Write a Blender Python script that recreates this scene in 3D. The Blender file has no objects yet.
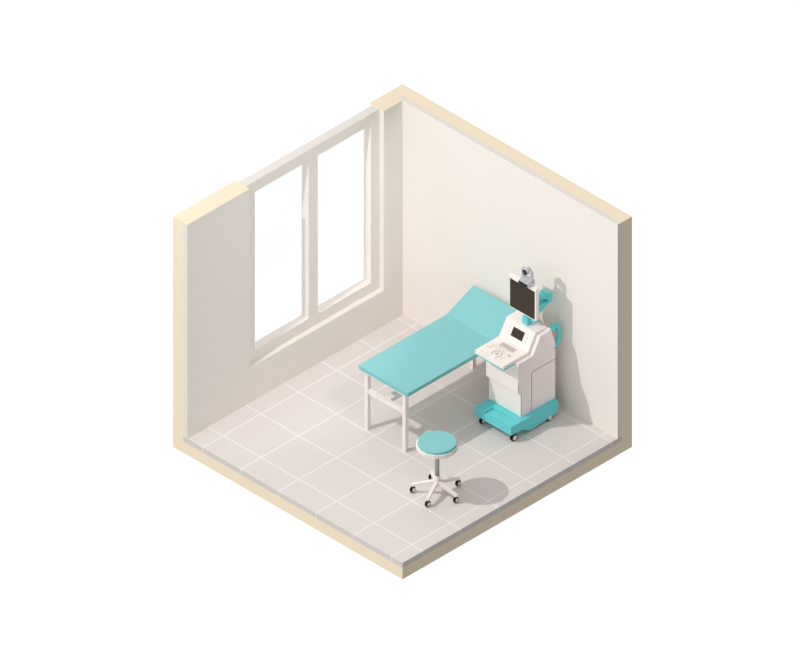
import bpy, bmesh, math
from mathutils import Vector, Matrix

# ------------------------------------------------------------------ units
# Plan coordinates: x runs along the right wall, y along the window wall, both
# from the back corner of the room, z up; 80 plan units = 1 metre.
S = 1.0 / 80.0
def W(p):
    return Vector((p[0] * S, -p[1] * S, p[2] * S))

scene = bpy.context.scene
COL = scene.collection

# ------------------------------------------------------------------ materials
def mat(name, rgb, rough=0.7, spec=0.15, metal=0.0, noise=0.0):
    m = bpy.data.materials.new(name)
    m.use_nodes = True
    nt = m.node_tree
    b = nt.nodes['Principled BSDF']
    b.inputs['Roughness'].default_value = rough
    b.inputs['Metallic'].default_value = metal
    b.inputs['Specular IOR Level'].default_value = spec
    c = (rgb[0], rgb[1], rgb[2], 1)
    if noise > 0:
        tc = nt.nodes.new('ShaderNodeTexCoord')
        n = nt.nodes.new('ShaderNodeTexNoise')
        n.inputs['Scale'].default_value = 9.0
        n.inputs['Detail'].default_value = 3.0
        r = nt.nodes.new('ShaderNodeMapRange')
        r.inputs['To Min'].default_value = 1.0 - noise
        r.inputs['To Max'].default_value = 1.0 + noise
        x = nt.nodes.new('ShaderNodeVectorMath'); x.operation = 'SCALE'
        x.inputs[0].default_value = rgb
        nt.links.new(tc.outputs['Object'], n.inputs['Vector'])
        nt.links.new(n.outputs['Fac'], r.inputs['Value'])
        nt.links.new(r.outputs['Result'], x.inputs['Scale'])
        nt.links.new(x.outputs['Vector'], b.inputs['Base Color'])
    else:
        b.inputs['Base Color'].default_value = c
    return m

M = {}
M['cream'] = mat('cream_masonry', (0.985, 0.845, 0.635), 0.85, 0.05, noise=0.004)
M['plaster'] = mat('white_plaster', (0.87, 0.815, 0.765), 0.85, 0.05, noise=0.004)
M['frame'] = mat('painted_window_frame', (0.87, 0.815, 0.76), 0.7, 0.1, noise=0.003)
M['white'] = mat('white_enamel', (0.93, 0.865, 0.82), 0.55, 0.12, noise=0.003)
M['shell'] = mat('white_plastic', (0.965, 0.885, 0.84), 0.55, 0.12, noise=0.003)
M['panel'] = mat('machine_panel', (0.94, 0.855, 0.845), 0.6, 0.1, noise=0.003)
M['vinyl'] = mat('teal_vinyl', (0.255, 0.585, 0.60), 0.6, 0.1, noise=0.004)
M['teal'] = mat('teal_plastic', (0.16, 0.68, 0.71), 0.55, 0.12, noise=0.004)
M['screen'] = mat('dark_display_glass', (0.058, 0.041, 0.031), 0.45, 0.1, noise=0.004)
M['tyre'] = mat('black_rubber', (0.012, 0.011, 0.009), 0.7, 0.1, noise=0.01)
M['hub'] = mat('pale_wheel_hub', (0.80, 0.73, 0.68), 0.5, 0.1, noise=0.003)
M['steel'] = mat('brushed_steel', (0.42, 0.42, 0.40), 0.45, 0.3, 0.35, noise=0.01)
M['trim'] = mat('grey_green_edge_trim', (0.40, 0.56, 0.55), 0.6, 0.1, noise=0.003)
M['key'] = mat('grey_keys', (0.68, 0.62, 0.585), 0.6, 0.1, noise=0.004)
M['yellow'] = mat('yellow_button', (0.78, 0.74, 0.42), 0.6, 0.1, noise=0.004)
M['silver'] = mat('silver_camera_plastic', (0.60, 0.60, 0.61), 0.45, 0.2, noise=0.004)
M['black'] = mat('black_gloss_plastic', (0.012, 0.013, 0.014), 0.35, 0.25, noise=0.01)
M['lens'] = mat('dark_green_lens_glass', (0.012, 0.03, 0.018), 0.15, 0.5, noise=0.01)

# floor tiles: grid of pale joints in object space (plan units)
def tile_material():
    m = bpy.data.materials.new('floor_tiles'); m.use_nodes = True
    nt = m.node_tree; b = nt.nodes['Principled BSDF']
    b.inputs['Roughness'].default_value = 0.8
    b.inputs['Specular IOR Level'].default_value = 0.05
    tc = nt.nodes.new('ShaderNodeTexCoord')
    sp = nt.nodes.new('ShaderNodeSeparateXYZ')
    nt.links.new(tc.outputs['Object'], sp.inputs[0])
    pitch, half = 43.62 * S, 0.88 * S
    def line(sock, offset):
        a = nt.nodes.new('ShaderNodeMath'); a.operation = 'SUBTRACT'; a.inputs[1].default_value = offset * S - pitch / 2
        nt.links.new(sock, a.inputs[0])
        f = nt.nodes.new('ShaderNodeMath'); f.operation = 'FLOORED_MODULO'; f.inputs[1].default_value = pitch
        nt.links.new(a.outputs[0], f.inputs[0])
        c = nt.nodes.new('ShaderNodeMath'); c.operation = 'SUBTRACT'; c.inputs[1].default_value = pitch / 2
        nt.links.new(f.outputs[0], c.inputs[0])
        ab = nt.nodes.new('ShaderNodeMath'); ab.operation = 'ABSOLUTE'
        nt.links.new(c.outputs[0], ab.inputs[0])
        l = nt.nodes.new('ShaderNodeMath'); l.operation = 'LESS_THAN'; l.inputs[1].default_value = half
        nt.links.new(ab.outputs[0], l.inputs[0])
        return l.outputs[0]
    lx = line(sp.outputs['X'], 17.7)
    ly = line(sp.outputs['Y'], -6.6)
    mx = nt.nodes.new('ShaderNodeMath'); mx.operation = 'MAXIMUM'
    nt.links.new(lx, mx.inputs[0]); nt.links.new(ly, mx.inputs[1])
    mix = nt.nodes.new('ShaderNodeMix'); mix.data_type = 'RGBA'
    mix.inputs[6].default_value = (0.735, 0.68, 0.655, 1)
    mix.inputs[7].default_value = (0.82, 0.785, 0.765, 1)
    nt.links.new(mx.outputs[0], mix.inputs[0])
    nt.links.new(mix.outputs[2], b.inputs['Base Color'])
    return m
M['tiles'] = tile_material()

def glass_material():
    m = bpy.data.materials.new('clear_window_glass'); m.use_nodes = True
    nt = m.node_tree; nt.nodes.remove(nt.nodes['Principled BSDF'])
    out = nt.nodes['Material Output']
    t = nt.nodes.new('ShaderNodeBsdfTransparent')
    g = nt.nodes.new('ShaderNodeBsdfGlossy'); g.inputs['Roughness'].default_value = 0.02
    mx = nt.nodes.new('ShaderNodeMixShader'); mx.inputs[0].default_value = 0.03
    nt.links.new(t.outputs[0], mx.inputs[1]); nt.links.new(g.outputs[0], mx.inputs[2])
    nt.links.new(mx.outputs[0], out.inputs['Surface'])
    return m
M['glass'] = glass_material()

# ------------------------------------------------------------------ mesh helpers
class MB:
    """Collects shapes in plan coordinates; link() makes ONE mesh object of them."""
    def __init__(self):
        self.bm = bmesh.new()

    def _add(self, verts, faces, smooth=False):
        vs = [self.bm.verts.new(W(v)) for v in verts]
        out = []
        for f in faces:
            try:
                fc = self.bm.faces.new([vs[i] for i in f]); fc.smooth = smooth; out.append(fc)
            except ValueError:
                pass
        return vs, out

    def box(self, x0, x1, y0, y1, z0, z1, bevel=0.0):
        v = [(x, y, z) for z in (z0, z1) for y in (y0, y1) for x in (x0, x1)]
        f = [(0, 1, 3, 2), (4, 6, 7, 5), (0, 4, 5, 1), (2, 3, 7, 6), (0, 2, 6, 4), (1, 5, 7, 3)]
        vs, fs = self._add(v, f)
        if bevel:
            es = list({e for fc in fs for e in fc.edges})
            bmesh.ops.bevel(self.bm, geom=es, offset=bevel * S, segments=2, affect='EDGES', profile=0.5)
        return self

    def prism_x(self, pts, x0, x1):            # pts = (y, z) outline
        n = len(pts)
        v = [(x0, p[0], p[1]) for p in pts] + [(x1, p[0], p[1]) for p in pts]
        f = [tuple(range(n)), tuple(range(2 * n - 1, n - 1, -1))]
        f += [(i, (i + 1) % n, n + (i + 1) % n, n + i) for i in range(n)]
        self._add(v, f); return self

    def prism_z(self, pts, z0, z1):            # pts = (x, y) outline
        n = len(pts)
        v = [(p[0], p[1], z0) for p in pts] + [(p[0], p[1], z1) for p in pts]
        f = [tuple(range(n)), tuple(range(2 * n - 1, n - 1, -1))]
        f += [(i, (i + 1) % n, n + (i + 1) % n, n + i) for i in range(n)]
        self._add(v, f); return self

    def hexa(self, bottom, top):               # two quads of free corners
        self._add(list(bottom) + list(top), [(0, 1, 2, 3), (7, 6, 5, 4), (0, 4, 5, 1), (1, 5, 6, 2), (2, 6, 7, 3), (3, 7, 4, 0)])
        return self

    def lathe(self, centre, axis, prof, seg=32, phase=0.0, smooth=False):
        """prof = (distance along axis, radius) list, closed with end caps."""
        a = Vector(axis).normalized()
        ref = Vector((0, 0, 1)) if abs(a.z) < 0.9 else Vector((1, 0, 0))
        u = a.cross(ref).normalized(); w = a.cross(u)
        c = Vector(centre); v = []
        for d, r in prof:
            for k in range(seg):
                t = phase + 2 * math.pi * k / seg
                v.append(c + a * d + (u * math.cos(t) + w * math.sin(t)) * r)
        f = []
        for i in range(len(prof) - 1):
            for k in range(seg):
                k2 = (k + 1) % seg
                f.append((i * seg + k, i * seg + k2, (i + 1) * seg + k2, (i + 1) * seg + k))
        vs, fs = self._add(v, f, smooth)
        for ring in (0, len(prof) - 1):
            self.bm.faces.new([vs[ring * seg + k] for k in range(seg)])
        return self

    def bar(self, path, wid, hei, side):       # flat bar along a path; side = width direction
        s = Vector(side).normalized(); pts = [Vector(p) for p in path]; v = []
        for i, p in enumerate(pts):
            d = (pts[min(i + 1, len(pts) - 1)] - pts[max(i - 1, 0)]).normalized()
            n = s.cross(d).normalized()
            k = 1.0
            if 0 < i < len(pts) - 1:
                d1 = (pts[i] - pts[i - 1]).normalized()
                k = 1.0 / max(0.5, abs(d1.dot(d)))
            wv = wid[i] if isinstance(wid, (list, tuple)) else wid
            hv = hei[i] if isinstance(hei, (list, tuple)) else hei
            for a, b in ((-1, -1), (1, -1), (1, 1), (-1, 1)):
                v.append(p + s * (a * wv / 2) + n * (b * hv / 2 * k))
        f = []
        for i in range(len(pts) - 1):
            for k in range(4):
                k2 = (k + 1) % 4
                f.append((i * 4 + k, i * 4 + k2, i * 4 + 4 + k2, i * 4 + 4 + k))
        m = 4 * (len(pts) - 1)
        f += [(0, 1, 2, 3), (m + 3, m + 2, m + 1, m)]
        self._add(v, f); return self

    def link(self, name, material, parent=None, origin=None, **props):
        """origin (plan coordinates) only for a top-level mesh; parts use their thing's."""
        if parent is not None:
            off = root_location(parent)
        else:
            off = W(origin) if origin else Vector((0, 0, 0))
        bmesh.ops.recalc_face_normals(self.bm, faces=self.bm.faces[:])
        bmesh.ops.translate(self.bm, verts=self.bm.verts[:], vec=-off)
        me = bpy.data.meshes.new(name); self.bm.to_mesh(me); self.bm.free()
        me.materials.append(material)
        o = bpy.data.objects.new(name, me); COL.objects.link(o)
        if parent is not None:
            o.parent = parent
        else:
            o.location = off
        for k, val in props.items():
            o[k] = val
        return o

def root_location(o):
    while o.parent is not None:
        o = o.parent
    return o.location.copy()

def thing(name, label, category, at):
    o = bpy.data.objects.new(name, None); COL.objects.link(o)
    o.location = W(at); o.empty_display_size = 0.1
    o['label'] = label; o['category'] = category
    return o

def boolean_cut(o, cutters):
    """Cut boxes out of a part and bake the result."""
    tmp = []
    for c in cutters:
        mb = MB(); mb.box(*c)
        k = mb.link('cut', o.data.materials[0]); tmp.append(k)
        k.location = -root_location(o) if o.parent else Vector((0, 0, 0))
        md = o.modifiers.new('cut', 'BOOLEAN'); md.operation = 'DIFFERENCE'; md.object = k; md.solver = 'EXACT'
    par = o.parent; o.parent = None
    bpy.context.view_layer.update()
    dg = bpy.context.evaluated_depsgraph_get()
    me = bpy.data.meshes.new_from_object(o.evaluated_get(dg))
    o.modifiers.clear(); o.data = me; o.parent = par
    for k in tmp:
        bpy.data.objects.remove(k, do_unlink=True)

ST = 'structure'

# ------------------------------------------------------------------ room shell
E = 248.5                      # inner edge of the room (3.1 m)
H = 214.0                      # wall height
L0, L1 = -4.8, -16.5           # plaster / masonry planes of both walls
Y0, Y1, SILL = 21.6, 176.6, 34.8   # window opening in the left wall

MB().box(L0, E, L0, E, -5.0, 0).link('floor', M['tiles'], kind=ST)
MB().box(L1, E, L1, E, -16.4, -5.0).link('trim_1', M['cream'], kind=ST)   # slab under the tiles

# left wall: masonry (open-topped around the window), cream capping, plaster lining
mb = MB()
mb.prism_x([(L1, -5), (E, -5), (E, H), (Y1, H), (Y1, SILL), (Y0, SILL), (Y0, H), (L1, H)], L1, L0)
wl = mb.link('wall_left', M['cream'], kind=ST)
mb = MB()
mb.prism_x([(0, 0), (E, 0), (E, H - 0.4), (Y1, H - 0.4), (Y1, SILL), (Y0, SILL), (Y0, H - 0.4), (0, H - 0.4)], L0, 0)
mb.link('plaster_lining', M['plaster'], wl)
mb = MB()
mb.box(L0, 0, Y1, E, H - 0.4, H); mb.box(L0, 0, 0, Y0, H - 0.4, H)
mb.link('wall_capping', M['cream'], wl)

# right wall
wr = MB().box(L0, E, L1, L0, -5, H).link('wall_right', M['cream'], kind=ST)
MB().box(L0, E, L0, 0, 0, H).link('plaster_lining', M['plaster'], wr)

# window: frame with two tall lights, glazed
FX0, FX1 = -12.9, -4.8
mb = MB()
yo = [(31.7, 92.9), (103.5, 165.6)]; zb, zt = 45.0, 203.0
mb.box(FX0, FX1, Y0, Y1, SILL, zb)
mb.box(FX0, FX1, Y0, Y1, zt, H - 0.2)
for a, b in ((Y0, yo[0][0]), (yo[0][1], yo[1][0]), (yo[1][1], Y1)):
    mb.box(FX0, FX1, a, b, zb, zt)
win = mb.link('window_1', M['frame'], kind=ST)
for a, b in yo:
    MB().box(-9.2, -8.8, a, b, zb, zt).link('window_pane', M['glass'], win)

# ------------------------------------------------------------------ examination table
bx0, bx1, by0, by1, bz0, bz1 = 86.2, 143.0, 35.2, 137.2, 57.4, 61.0
t = thing('examination_table', 'teal padded examination table with raised backrest and white metal legs, beside the back corner', 'examination table', (115, 75, 0))
MB().prism_x([(by1, bz0), (by1, bz1), (by0, bz1), (by0, bz0)], bx0, bx1).link('mattress', M['vinyl'], t)
bt = Vector((0, -31.1, 13.75)); n_ = Vector((0, -13.75, -31.1)).normalized() * 3.4
MB().prism_x([(by0, bz1), (by0 + bt.y, bz1 + bt.z), (by0 + bt.y + n_.y, bz1 + bt.z + n_.z), (by0 + n_.y * 0.6, bz1 - 3.3)], bx0, bx1).link('backrest', M['vinyl'], t)
LW = 3.6
lx = [(92.1, 92.1 + LW), (135.8, 135.8 + LW)]
ly = [(136.0 - LW, 136.0), (14.5 - LW, 14.5)]
f = MB()
for a, b in lx:
    f.box(a, b, 14.5 - LW, 136.0, bz0 - 2.4, bz0)
for a, b in ly:
    f.box(lx[0][1], lx[1][0], a, b, bz0 - 2.4, bz0)
f.link('bed_frame', M['white'], t)
for a, b in lx:
    for c, d in ly:
        MB().box(a, b, c, d, 0, bz0 - 2.4).link('leg', M['white'], t)
for c, d in ly:
    MB().box(lx[0][1], lx[1][0], c + 0.2, d - 0.4, 36.4, 40.6).link('crossbar', M['white'], t)
MB().box(113, 119, ly[1][1] - 0.4, ly[0][0] + 0.2, 37.6, 41.2).link('lengthwise_beam', M['white'], t)
for a, b in lx:
    mb = MB()
    mb.bar([((a + b) / 2, 34.0, bz0 - 1.5), ((a + b) / 2, 12.0, bz0 + 9.0)], 2.0, 1.6, (1, 0, 0))
    mb.link('backrest_bracket', M['white'], t)

# ------------------------------------------------------------------ caster helper
def caster(parent, x, y, r, wid, heading, top, tyre='tyre', with_fork=True):
    """swivel caster touching the floor at (x, y); axle along heading (degrees in plan)."""
    a = Vector((math.cos(math.radians(heading)), math.sin(math.radians(heading)), 0))
    c = Vector((x, y, r)); h = wid / 2
    mb = MB()
    mb.lathe(c, a, [(-h, r * 0.80), (-h * 0.7, r * 0.96), (-h * 0.3, r), (h * 0.3, r), (h * 0.7, r * 0.96), (h, r * 0.80)], 28)
    o = mb.link('caster', M['tyre'], parent)
    MB().lathe(c, a, [(-h - 0.25, r * 0.62), (-h, r * 0.66), (h, r * 0.66), (h + 0.25, r * 0.62)], 24).link('wheel_hub', M['hub'], o)
    mb = MB()
    mb.lathe((x, y, r * 2 + 0.15), (0, 0, 1), [(0, min(1.0, r * 0.4)), (max(0.3, top - 2 * r - 0.15), min(1.0, r * 0.4))], 14)
    mb.link('caster_stem', M['steel'], o)
    return o

# ------------------------------------------------------------------ rolling stool
sx, sy = 198.6, 158.6
t = thing('rolling_stool', 'round teal-topped rolling stool with white five-arm caster base on the tiled floor', 'stool', (sx, sy, 0))
ph = math.radians(12)
MB().lathe((sx, sy, 0), (0, 0, 1), [(48.4, 16.2), (51.3, 16.2), (51.6, 15.8)], 14, ph).link('seat_cushion', M['vinyl'], t)
MB().lathe((sx, sy, 0), (0, 0, 1), [(45.6, 16.4), (46.2, 17.5), (49.1, 17.5), (49.3, 17.2)], 14, ph).link('seat_rim', M['white'], t)
MB().lathe((sx, sy, 0), (0, 0, 1), [(44.0, 5.0), (45.6, 7.5)], 20).link('seat_plate', M['steel'], t)
MB().lathe((sx, sy, 0), (0, 0, 1), [(15, 1.9), (44.0, 1.9)], 20, 0, True).link('gas_lift', M['steel'], t)
MB().lathe((sx, sy, 0), (0, 0, 1), [(7.6, 2.4), (8.2, 2.9), (17.4, 2.5), (17.8, 2.2)], 20, 0, True).link('base_hub', M['white'], t)
for k in range(5):
    an = math.radians(-4.6 + 72 * k); d = Vector((math.cos(an), math.sin(an), 0)); sd = Vector((-d.y, d.x, 0))
    c = Vector((sx, sy, 0))
    p0 = c + d * 2.2 + Vector((0, 0, 11.4)); p1 = c + d * 21.4 + Vector((0, 0, 7.0))
    MB().bar([p0, p1], [3.2, 2.2], [3.4, 1.9], sd).link('base_arm', M['white'], t)
    e = c + d * 20.1
    caster(t, e.x, e.y, 2.75, 2.6, 0, 6.2)

# ------------------------------------------------------------------ ultrasound machine
t = thing('ultrasound_machine', 'white and teal ultrasound cart with monitor, keyboard console and wheels, beside the right wall', 'ultrasound machine', (170, 38, 0))

# wheeled base
mb = MB()
mb.prism_x([(66.7, 8), (66.7, 16), (12, 16), (12, 6.2), (14.2, 4.4), (43.7, 2.2), (54.2, 7.6)], 150.2, 191.9)
base = mb.link('wheeled_base', M['teal'], t)
boolean_cut(base, [(160.4, 168.2, 56.2, 70, 13.6, 20), (171.0, 184.5, 56.6, 59.0, 15.3, 20), (172.0, 186.0, 66.2, 70.0, 15.2, 20)])
for x, y in ((190.0, 61.8), (155.2, 62.6), (190.7, 21.4), (153.0, 21.4)):
    caster(t, x, y, 3.4 if y > 40 else 3.1, 3.2 if y > 40 else 2.2, 0, 8.6 if y > 40 else 7.0)

# cabinet: white inner shell rising above a flat side panel
X0, X1, X2 = 150.2, 183.3, 187.3
LIP, LOW, UPP = 40.6, 50.1, 53.4
mb = MB()
mb.prism_x([(LOW, 16), (LOW, LIP), (UPP, LIP), (UPP, 69.5), (42, 69.5), (38.5, 73.2),
            (29.8, 88.0), (17, 88.0), (11.2, 70), (11.2, 16)], X0, X1)
body = mb.link('cabinet', M['shell'], t)
mb = MB()
mb.prism_x([(LOW + 0.2, 16), (LOW + 0.2, LIP), (UPP + 0.2, LIP), (UPP + 0.2, 70.4), (36.6, 70.4), (28.2, 85.8), (20.5, 86.0), (16.0, 87.2), (10.8, 70), (10.8, 16)], X1, X2)
sp_ = mb.link('side_panel', M['panel'], t)
boolean_cut(sp_, [(X2 - 0.9, X2 + 1, 37.9, 38.55, 16.5, 54.6), (X2 - 0.9, X2 + 1, 10, 38.55, 54.6, 55.25)])
mb = MB()
mb.prism_x([(37.9, 17.0), (37.9, 53.6), (36.9, 54.6), (11.2, 54.6), (11.2, 17.0)], X2 - 0.3, X2 + 0.12)
mb.link('access_door', M['panel'], sp_)
# drawer front above the lip, storage door below it
MB().box(X0 + 0.2, X2 - 0.35, UPP, UPP + 0.45, LIP + 0.3, 68.0).link('upper_front_panel', M['shell'], t)
MB().box(X0 + 0.2, X2 - 0.35, LOW, LOW + 0.45, 17.0, LIP - 0.6).link('lower_front_panel', M['shell'], t)
for y, z0, z1 in ((LOW + 0.2, 16.5, LIP - 0.3), (UPP + 0.2, LIP + 0.3, 50.0)):
    MB().box(X2 - 0.3, X2 + 0.08, y - 0.4, y + 0.3, z0, z1).link('edge_trim', M['trim'], sp_)

# keyboard console
CZ = 73.0
mb = MB()
mb.box(X0, X1 + 0.15, 38.6, 66.7, 70.0, CZ)
con = mb.link('keyboard_console', M['shell'], t)
MB().box(X0 + 0.4, X1 - 0.2, 53.9, 66.3, 68.2, 70.0).link('console_underside', M['teal'], con)
# keyboard block: one part whose mesh carries its keys
mb = MB()
mb.prism_z([(158.8, 42.4), (174.6, 42.4), (174.6, 47.9), (158.8, 47.9)], CZ - 0.05, CZ + 0.08)
for r in range(5):
    for c in range(14):
        x = 159.1 + c * 1.11; y = 42.65 + r * 1.04
        mb.box(x, x + 0.86, y, y + 0.8, CZ, CZ + 0.3)
mb.link('keyboard', M['key'], con)
def knob(x, y, r, h, m, name='button', seg=12):
    MB().lathe((x, y, CZ - 0.05), (0, 0, 1), [(0, r), (h * 0.7, r), (h, r * 0.8)], seg).link(name, M[m], con)
knob(166.8, 57.9, 1.75, 0.7, 'key', 'trackball', 20)
def arc(cx, cy, r0, r1, a0, a1):
    n = 14; mb = MB(); outer = []; inner = []
    for i in range(n + 1):
        a = math.radians(a0 + (a1 - a0) * i / n)
        outer.append((cx + r1 * math.cos(a), cy + r1 * math.sin(a))); inner.append((cx + r0 * math.cos(a), cy + r0 * math.sin(a)))
    for i in range(n):
        mb.prism_z([outer[i], outer[i + 1], inner[i + 1], inner[i]], CZ - 0.05, CZ + 0.3)
    mb.link('trackball_key_ring', M['key'], con)
arc(166.8, 57.9, 3.5, 4.9, 130, 285)
arc(166.8, 57.9, 3.5, 4.9, 300, 420)
for x, y in ((156.2, 55.9), (156.6, 53.9), (157.5, 51.8), (160.3, 52.3), (163.7, 51.4), (168.4, 51.8), (170.8, 53.2), (174.2, 60.2), (174.8, 57.4)):
    knob(x, y, 0.82, 0.45, 'yellow', 'yellow_button')
for i in range(12):
    knob(156.4 + i * 1.42, 49.4 + 0.02 * i, 0.42, 0.35, 'key')
for i in range(4):
    knob(154.3 + i * 0.55, 55.9 - i * 1.5, 0.55, 0.4, 'key')
knob(175.8, 52.9, 1.75, 0.5, 'key', 'dial', 20)
for x in (156.4, 170.2):
    knob(x, 64.1, 0.62, 0.4, 'key')
    MB().box(x + 1.6, x + 8.0, 63.8, 64.5, CZ - 0.05, CZ + 0.15).link('slider', M['hub'], con)

# touch display on the sloped face
P0 = Vector((0, 38.5, 73.2)); PD = Vector((0, 29.8 - 38.5, 88.0 - 73.2)); PN = Vector((0, 14.8, 8.7)).normalized()
def on_slope(x0, x1, t0, t1, h, name, m):
    q = [P0 + PD * a + Vector((x, 0, 0)) for x, a in ((x0, t0), (x1, t0), (x1, t1), (x0, t1))]
    MB().hexa([p - PN * 0.1 for p in q], [p + PN * h for p in q]).link(name, m, body)
on_slope(160.7, 173.5, 0.30, 0.75, 0.25, 'touch_display', M['screen'])
for x in (156.6, 176.6):
    for k in range(4):
        a = 0.33 + 0.115 * k
        on_slope(x, x + 1.3, a, a + 0.06, 0.2, 'button', M['hub'])

# neck, folding arm and monitor
mb = MB()
mb.lathe((168, 23.5, 88.0), (0, 0, 1), [(0, 4.4), (0.5, 4.4)], 24)
mb.link('arm_foot_plate', M['panel'], t)
nk = MB().box(165.8, 172.0, 21.6, 27.8, 88.4, 95.0).link('neck_block', M['teal'], t)
AX = 177.4
arm = MB()
arm.prism_x([(24.6, 92.2), (24.6, 107.0), (19.5, 107.4), (8.4, 106.4), (4.9, 108.4), (4.9, 105.6), (19.8, 99.3), (21.8, 92.2)], 171.0, AX)
arm = arm.link('folding_arm', M['teal'], t)
MB().prism_x([(25.0, 115.2), (25.0, 118.8), (9.5, 113.2), (9.5, 109.0)], 171.6, AX - 0.3).link('upper_link', M['teal'], arm)
MB().prism_x([(10.5, 108.4), (10.5, 113.9), (8.6, 114.3), (4.6, 112.4), (4.6, 105.0), (7.0, 104.2), (9.0, 107.0)], 169.6, AX + 0.25).link('elbow_joint', M['teal'], arm)
mo = MB().box(152.0, 182.7, 25.0, 28.5, 98.6, 130.2, 0.25).link('monitor', M['shell'], t)
MB().box(152.8, 181.2, 28.45, 28.7, 99.6, 127.3).link('screen', M['screen'], mo)
MB().box(160, 175, 24.2, 25.05, 106, 124).link('back_plate', M['panel'], mo)
mb = MB(); mb.box(165.8, 172.0, 22.6, 25.0, 94.6, 106.5); mb.link('monitor_bracket', M['teal'], mo)

# rear push handle: two hoops joined by a grip
hoop = [(0, 14.8, 84.0), (0, 11.0, 87.2), (0, 7.4, 86.4), (0, 4.9, 76.8), (0, 6.6, 70.4), (0, 10.9, 65.0)]
mb = MB()
mb.bar([(185.8, p[1], p[2]) for p in hoop], 3.0, 2.7, (1, 0, 0))
mb.link('push_handle', M['teal'], t)
MB().bar([(152.0, p[1], p[2]) for p in hoop], 3.0, 2.7, (1, 0, 0)).link('push_handle', M['teal'], t)

# ------------------------------------------------------------------ conference camera on the monitor
cx, cy, cz = 170.6, 26.4, 130.2
t = thing('webcam', 'small silver pan-tilt camera with black lens standing on top of the monitor', 'camera', (cx, cy, cz))
mb = MB()
ol = [(cx - 5.0, cy + 5.0), (cx + 5.0, cy + 5.0)]
for k in range(17):
    a = math.radians(0 - 180 * k / 16)
    ol.append((cx + 7.2 * math.cos(a), cy + 0.6 + 6.0 * math.sin(a)))
mb.prism_z(ol, cz, cz + 2.6); mb.prism_z([(cx + (p[0] - cx) * 0.86, cy + (p[1] - cy) * 0.86) for p in ol], cz + 2.6, cz + 3.2)
mb.link('camera_base', M['silver'], t)
MB().box(cx - 4.9, cx + 4.9, cy + 5.0, cy + 5.5, cz + 0.2, cz + 2.6).link('sensor_window', M['black'], t)
# yoke: one U-shaped mesh
mb = MB()
U = [(-5.8, 4.6), (-4.8, 3.4), (-2.6, 3.0), (2.6, 3.0), (4.8, 3.4), (5.8, 4.6), (5.8, 12.8), (5.4, 13.6), (4.3, 13.6), (3.9, 12.8), (4.2, 5.8), (3.0, 4.5), (-3.0, 4.5), (-4.2, 5.8), (-3.9, 12.8), (-4.3, 13.6), (-5.4, 13.6), (-5.8, 12.8)]
n = len(U); ya, yb = cy - 1.3, cy + 1.3
v = [(cx + p[0], ya, cz + p[1]) for p in U] + [(cx + p[0], yb, cz + p[1]) for p in U]
mb._add(v, [tuple(range(n)), tuple(range(2 * n - 1, n - 1, -1))] + [(i, (i + 1) % n, n + (i + 1) % n, n + i) for i in range(n)])
mb.link('yoke', M['silver'], t)
mb = MB()
tilt = Vector((0.0, 1.0, -0.10)).normalized(); hc = Vector((cx, cy, cz + 12.2))
mb.lathe(hc - tilt * 3.2, tilt, [(0, 1.7), (0.7, 2.6), (1.8, 3.0), (5.4, 3.0), (6.0, 2.75)], 28, 0, True)
hd = mb.link('camera_head', M['silver'], t)
MB().lathe(hc - Vector((4.4, 0, 0)), (1, 0, 0), [(0, 1.2), (8.8, 1.2)], 20, 0, True).link('tilt_axle', M['silver'], hd)
MB().lathe(hc + tilt * 2.6, tilt, [(0, 2.6), (0.8, 2.6), (1.0, 2.2)], 28).link('lens_ring', M['black'], hd)
MB().lathe(hc + tilt * 3.4, tilt, [(0, 1.5), (0.25, 1.3), (0.4, 0.8)], 24, 0, True).link('lens', M['lens'], hd)

# ------------------------------------------------------------------ light
ld = bpy.data.lights.new('studio_lamp', 'POINT')
ld.energy = 1.0; ld.shadow_soft_size = 0.025; ld.use_nodes = True
nt = ld.node_tree
em = next(n for n in nt.nodes if n.type == 'EMISSION')
fo = nt.nodes.new('ShaderNodeLightFalloff'); fo.inputs['Strength'].default_value = LAMP = 16.0
nt.links.new(fo.outputs['Constant'], em.inputs['Strength'])
em.inputs['Color'].default_value = (1.0, 0.985, 0.96, 1)
lo = bpy.data.objects.new('studio_lamp', ld); COL.objects.link(lo)
lo.location = W((22, 360, 392))

# unseen fill spot high on the right, added to brighten the window wall
la = bpy.data.lights.new('added_wall_fill', 'SPOT'); la.shadow_soft_size = 0.2
la.energy = FILL = 92.0
la.spot_size = math.radians(72); la.spot_blend = 0.5
fo_ = bpy.data.objects.new('added_wall_fill', la); COL.objects.link(fo_)
fo_.location = W((244, 165, 245))
fo_.rotation_euler = (W((0, 160, 136)) - fo_.location).to_track_quat('-Z', 'Y').to_euler()

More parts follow.
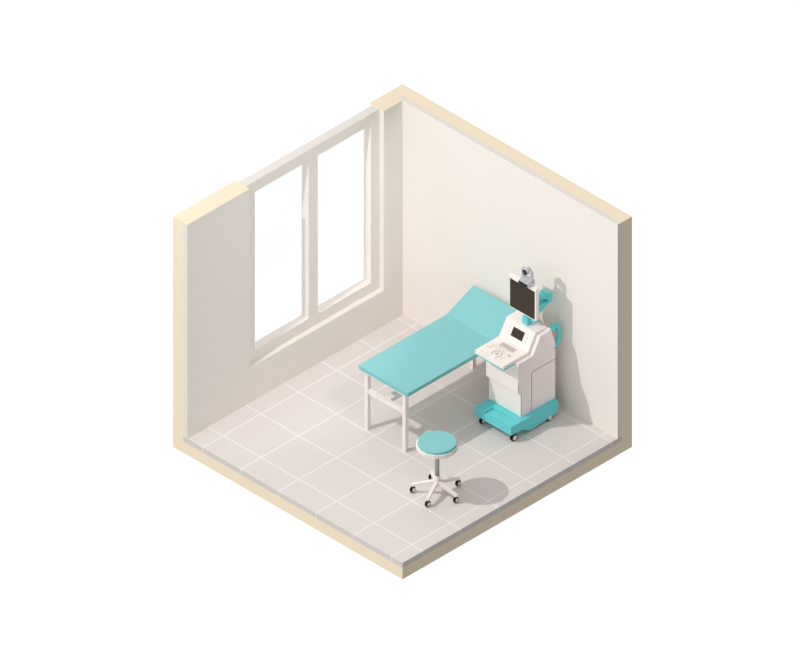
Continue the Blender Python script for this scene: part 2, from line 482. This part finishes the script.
# white studio surroundings, dimmer towards +X, a little brighter towards the front
w = bpy.data.worlds.new('white_surroundings'); scene.world = w; w.use_nodes = True
nt = w.node_tree; bg = nt.nodes['Background']
tc = nt.nodes.new('ShaderNodeTexCoord'); sp = nt.nodes.new('ShaderNodeSeparateXYZ')
nt.links.new(tc.outputs['Generated'], sp.inputs[0])
def ramp(sock, a, b, lo_, hi_):
    r = nt.nodes.new('ShaderNodeMapRange'); r.interpolation_type = 'SMOOTHSTEP'
    r.inputs['From Min'].default_value = a; r.inputs['From Max'].default_value = b
    r.inputs['To Min'].default_value = lo_; r.inputs['To Max'].default_value = hi_
    nt.links.new(sock, r.inputs['Value']); return r.outputs['Result']
WA, WB, WC, WD, WE = 0.65, 0.08, 0.80, 0.15, 0.0      # front right, rear right, front left, overhead, overhead right
def weighted(sock, k):
    m = nt.nodes.new('ShaderNodeMath'); m.operation = 'MULTIPLY'; m.inputs[1].default_value = k
    nt.links.new(sock, m.inputs[0]); return m.outputs[0]
def plus(p, q):
    m = nt.nodes.new('ShaderNodeMath'); m.operation = 'ADD'
    nt.links.new(p, m.inputs[0])
    if isinstance(q, (int, float)): m.inputs[1].default_value = q
    else: nt.links.new(q, m.inputs[1])
    return m.outputs[0]
def times(p, q):
    m = nt.nodes.new('ShaderNodeMath'); m.operation = 'MULTIPLY'
    nt.links.new(p, m.inputs[0]); nt.links.new(q, m.inputs[1]); return m.outputs[0]
X, Y, Z = sp.outputs['X'], sp.outputs['Y'], sp.outputs['Z']
right, left = ramp(X, -0.15, 0.15, 0.0, 1.0), ramp(X, -0.15, 0.15, 1.0, 0.0)
front, rear = ramp(Y, -0.15, 0.15, 1.0, 0.0), ramp(Y, -0.15, 0.15, 0.0, 1.0)
up = ramp(Z, 0.3, 0.95, 0.0, 1.0)
total = weighted(times(left, rear), 1.04)    # the white backdrop behind the room
for sock, k in ((times(right, front), WA), (times(right, rear), WB), (times(left, front), WC), (up, WD), (times(right, up), WE)):
    total = plus(total, weighted(sock, k))
nt.links.new(total, bg.inputs['Strength'])
bg.inputs['Color'].default_value = (1, 1, 1, 1)

# ------------------------------------------------------------------ camera (isometric)
cd = bpy.data.cameras.new('isometric_camera'); cd.type = 'ORTHO'
cd.ortho_scale = 800 / (80 / math.sqrt(2.0 / 3.0))
cd.clip_end = 100
co = bpy.data.objects.new('isometric_camera', cd); COL.objects.link(co)
d_, s_ = (400 - 402.5) / 0.8660254, 2 * (332 - 314.5)
co.location = W(((s_ + d_) / 2, (s_ - d_) / 2, 0)) + Vector((1, -1, 1)).normalized() * 15
co.rotation_euler = (math.atan(math.sqrt(2)), 0, math.radians(45))
scene.camera = co

scene.view_settings.view_transform = 'Standard'
scene.view_settings.look = 'None'
scene.view_settings.gamma = 1.0
scene.view_settings.exposure = 0.0
scene.view_settings.use_curve_mapping = False
scene.cycles.max_bounces = 8
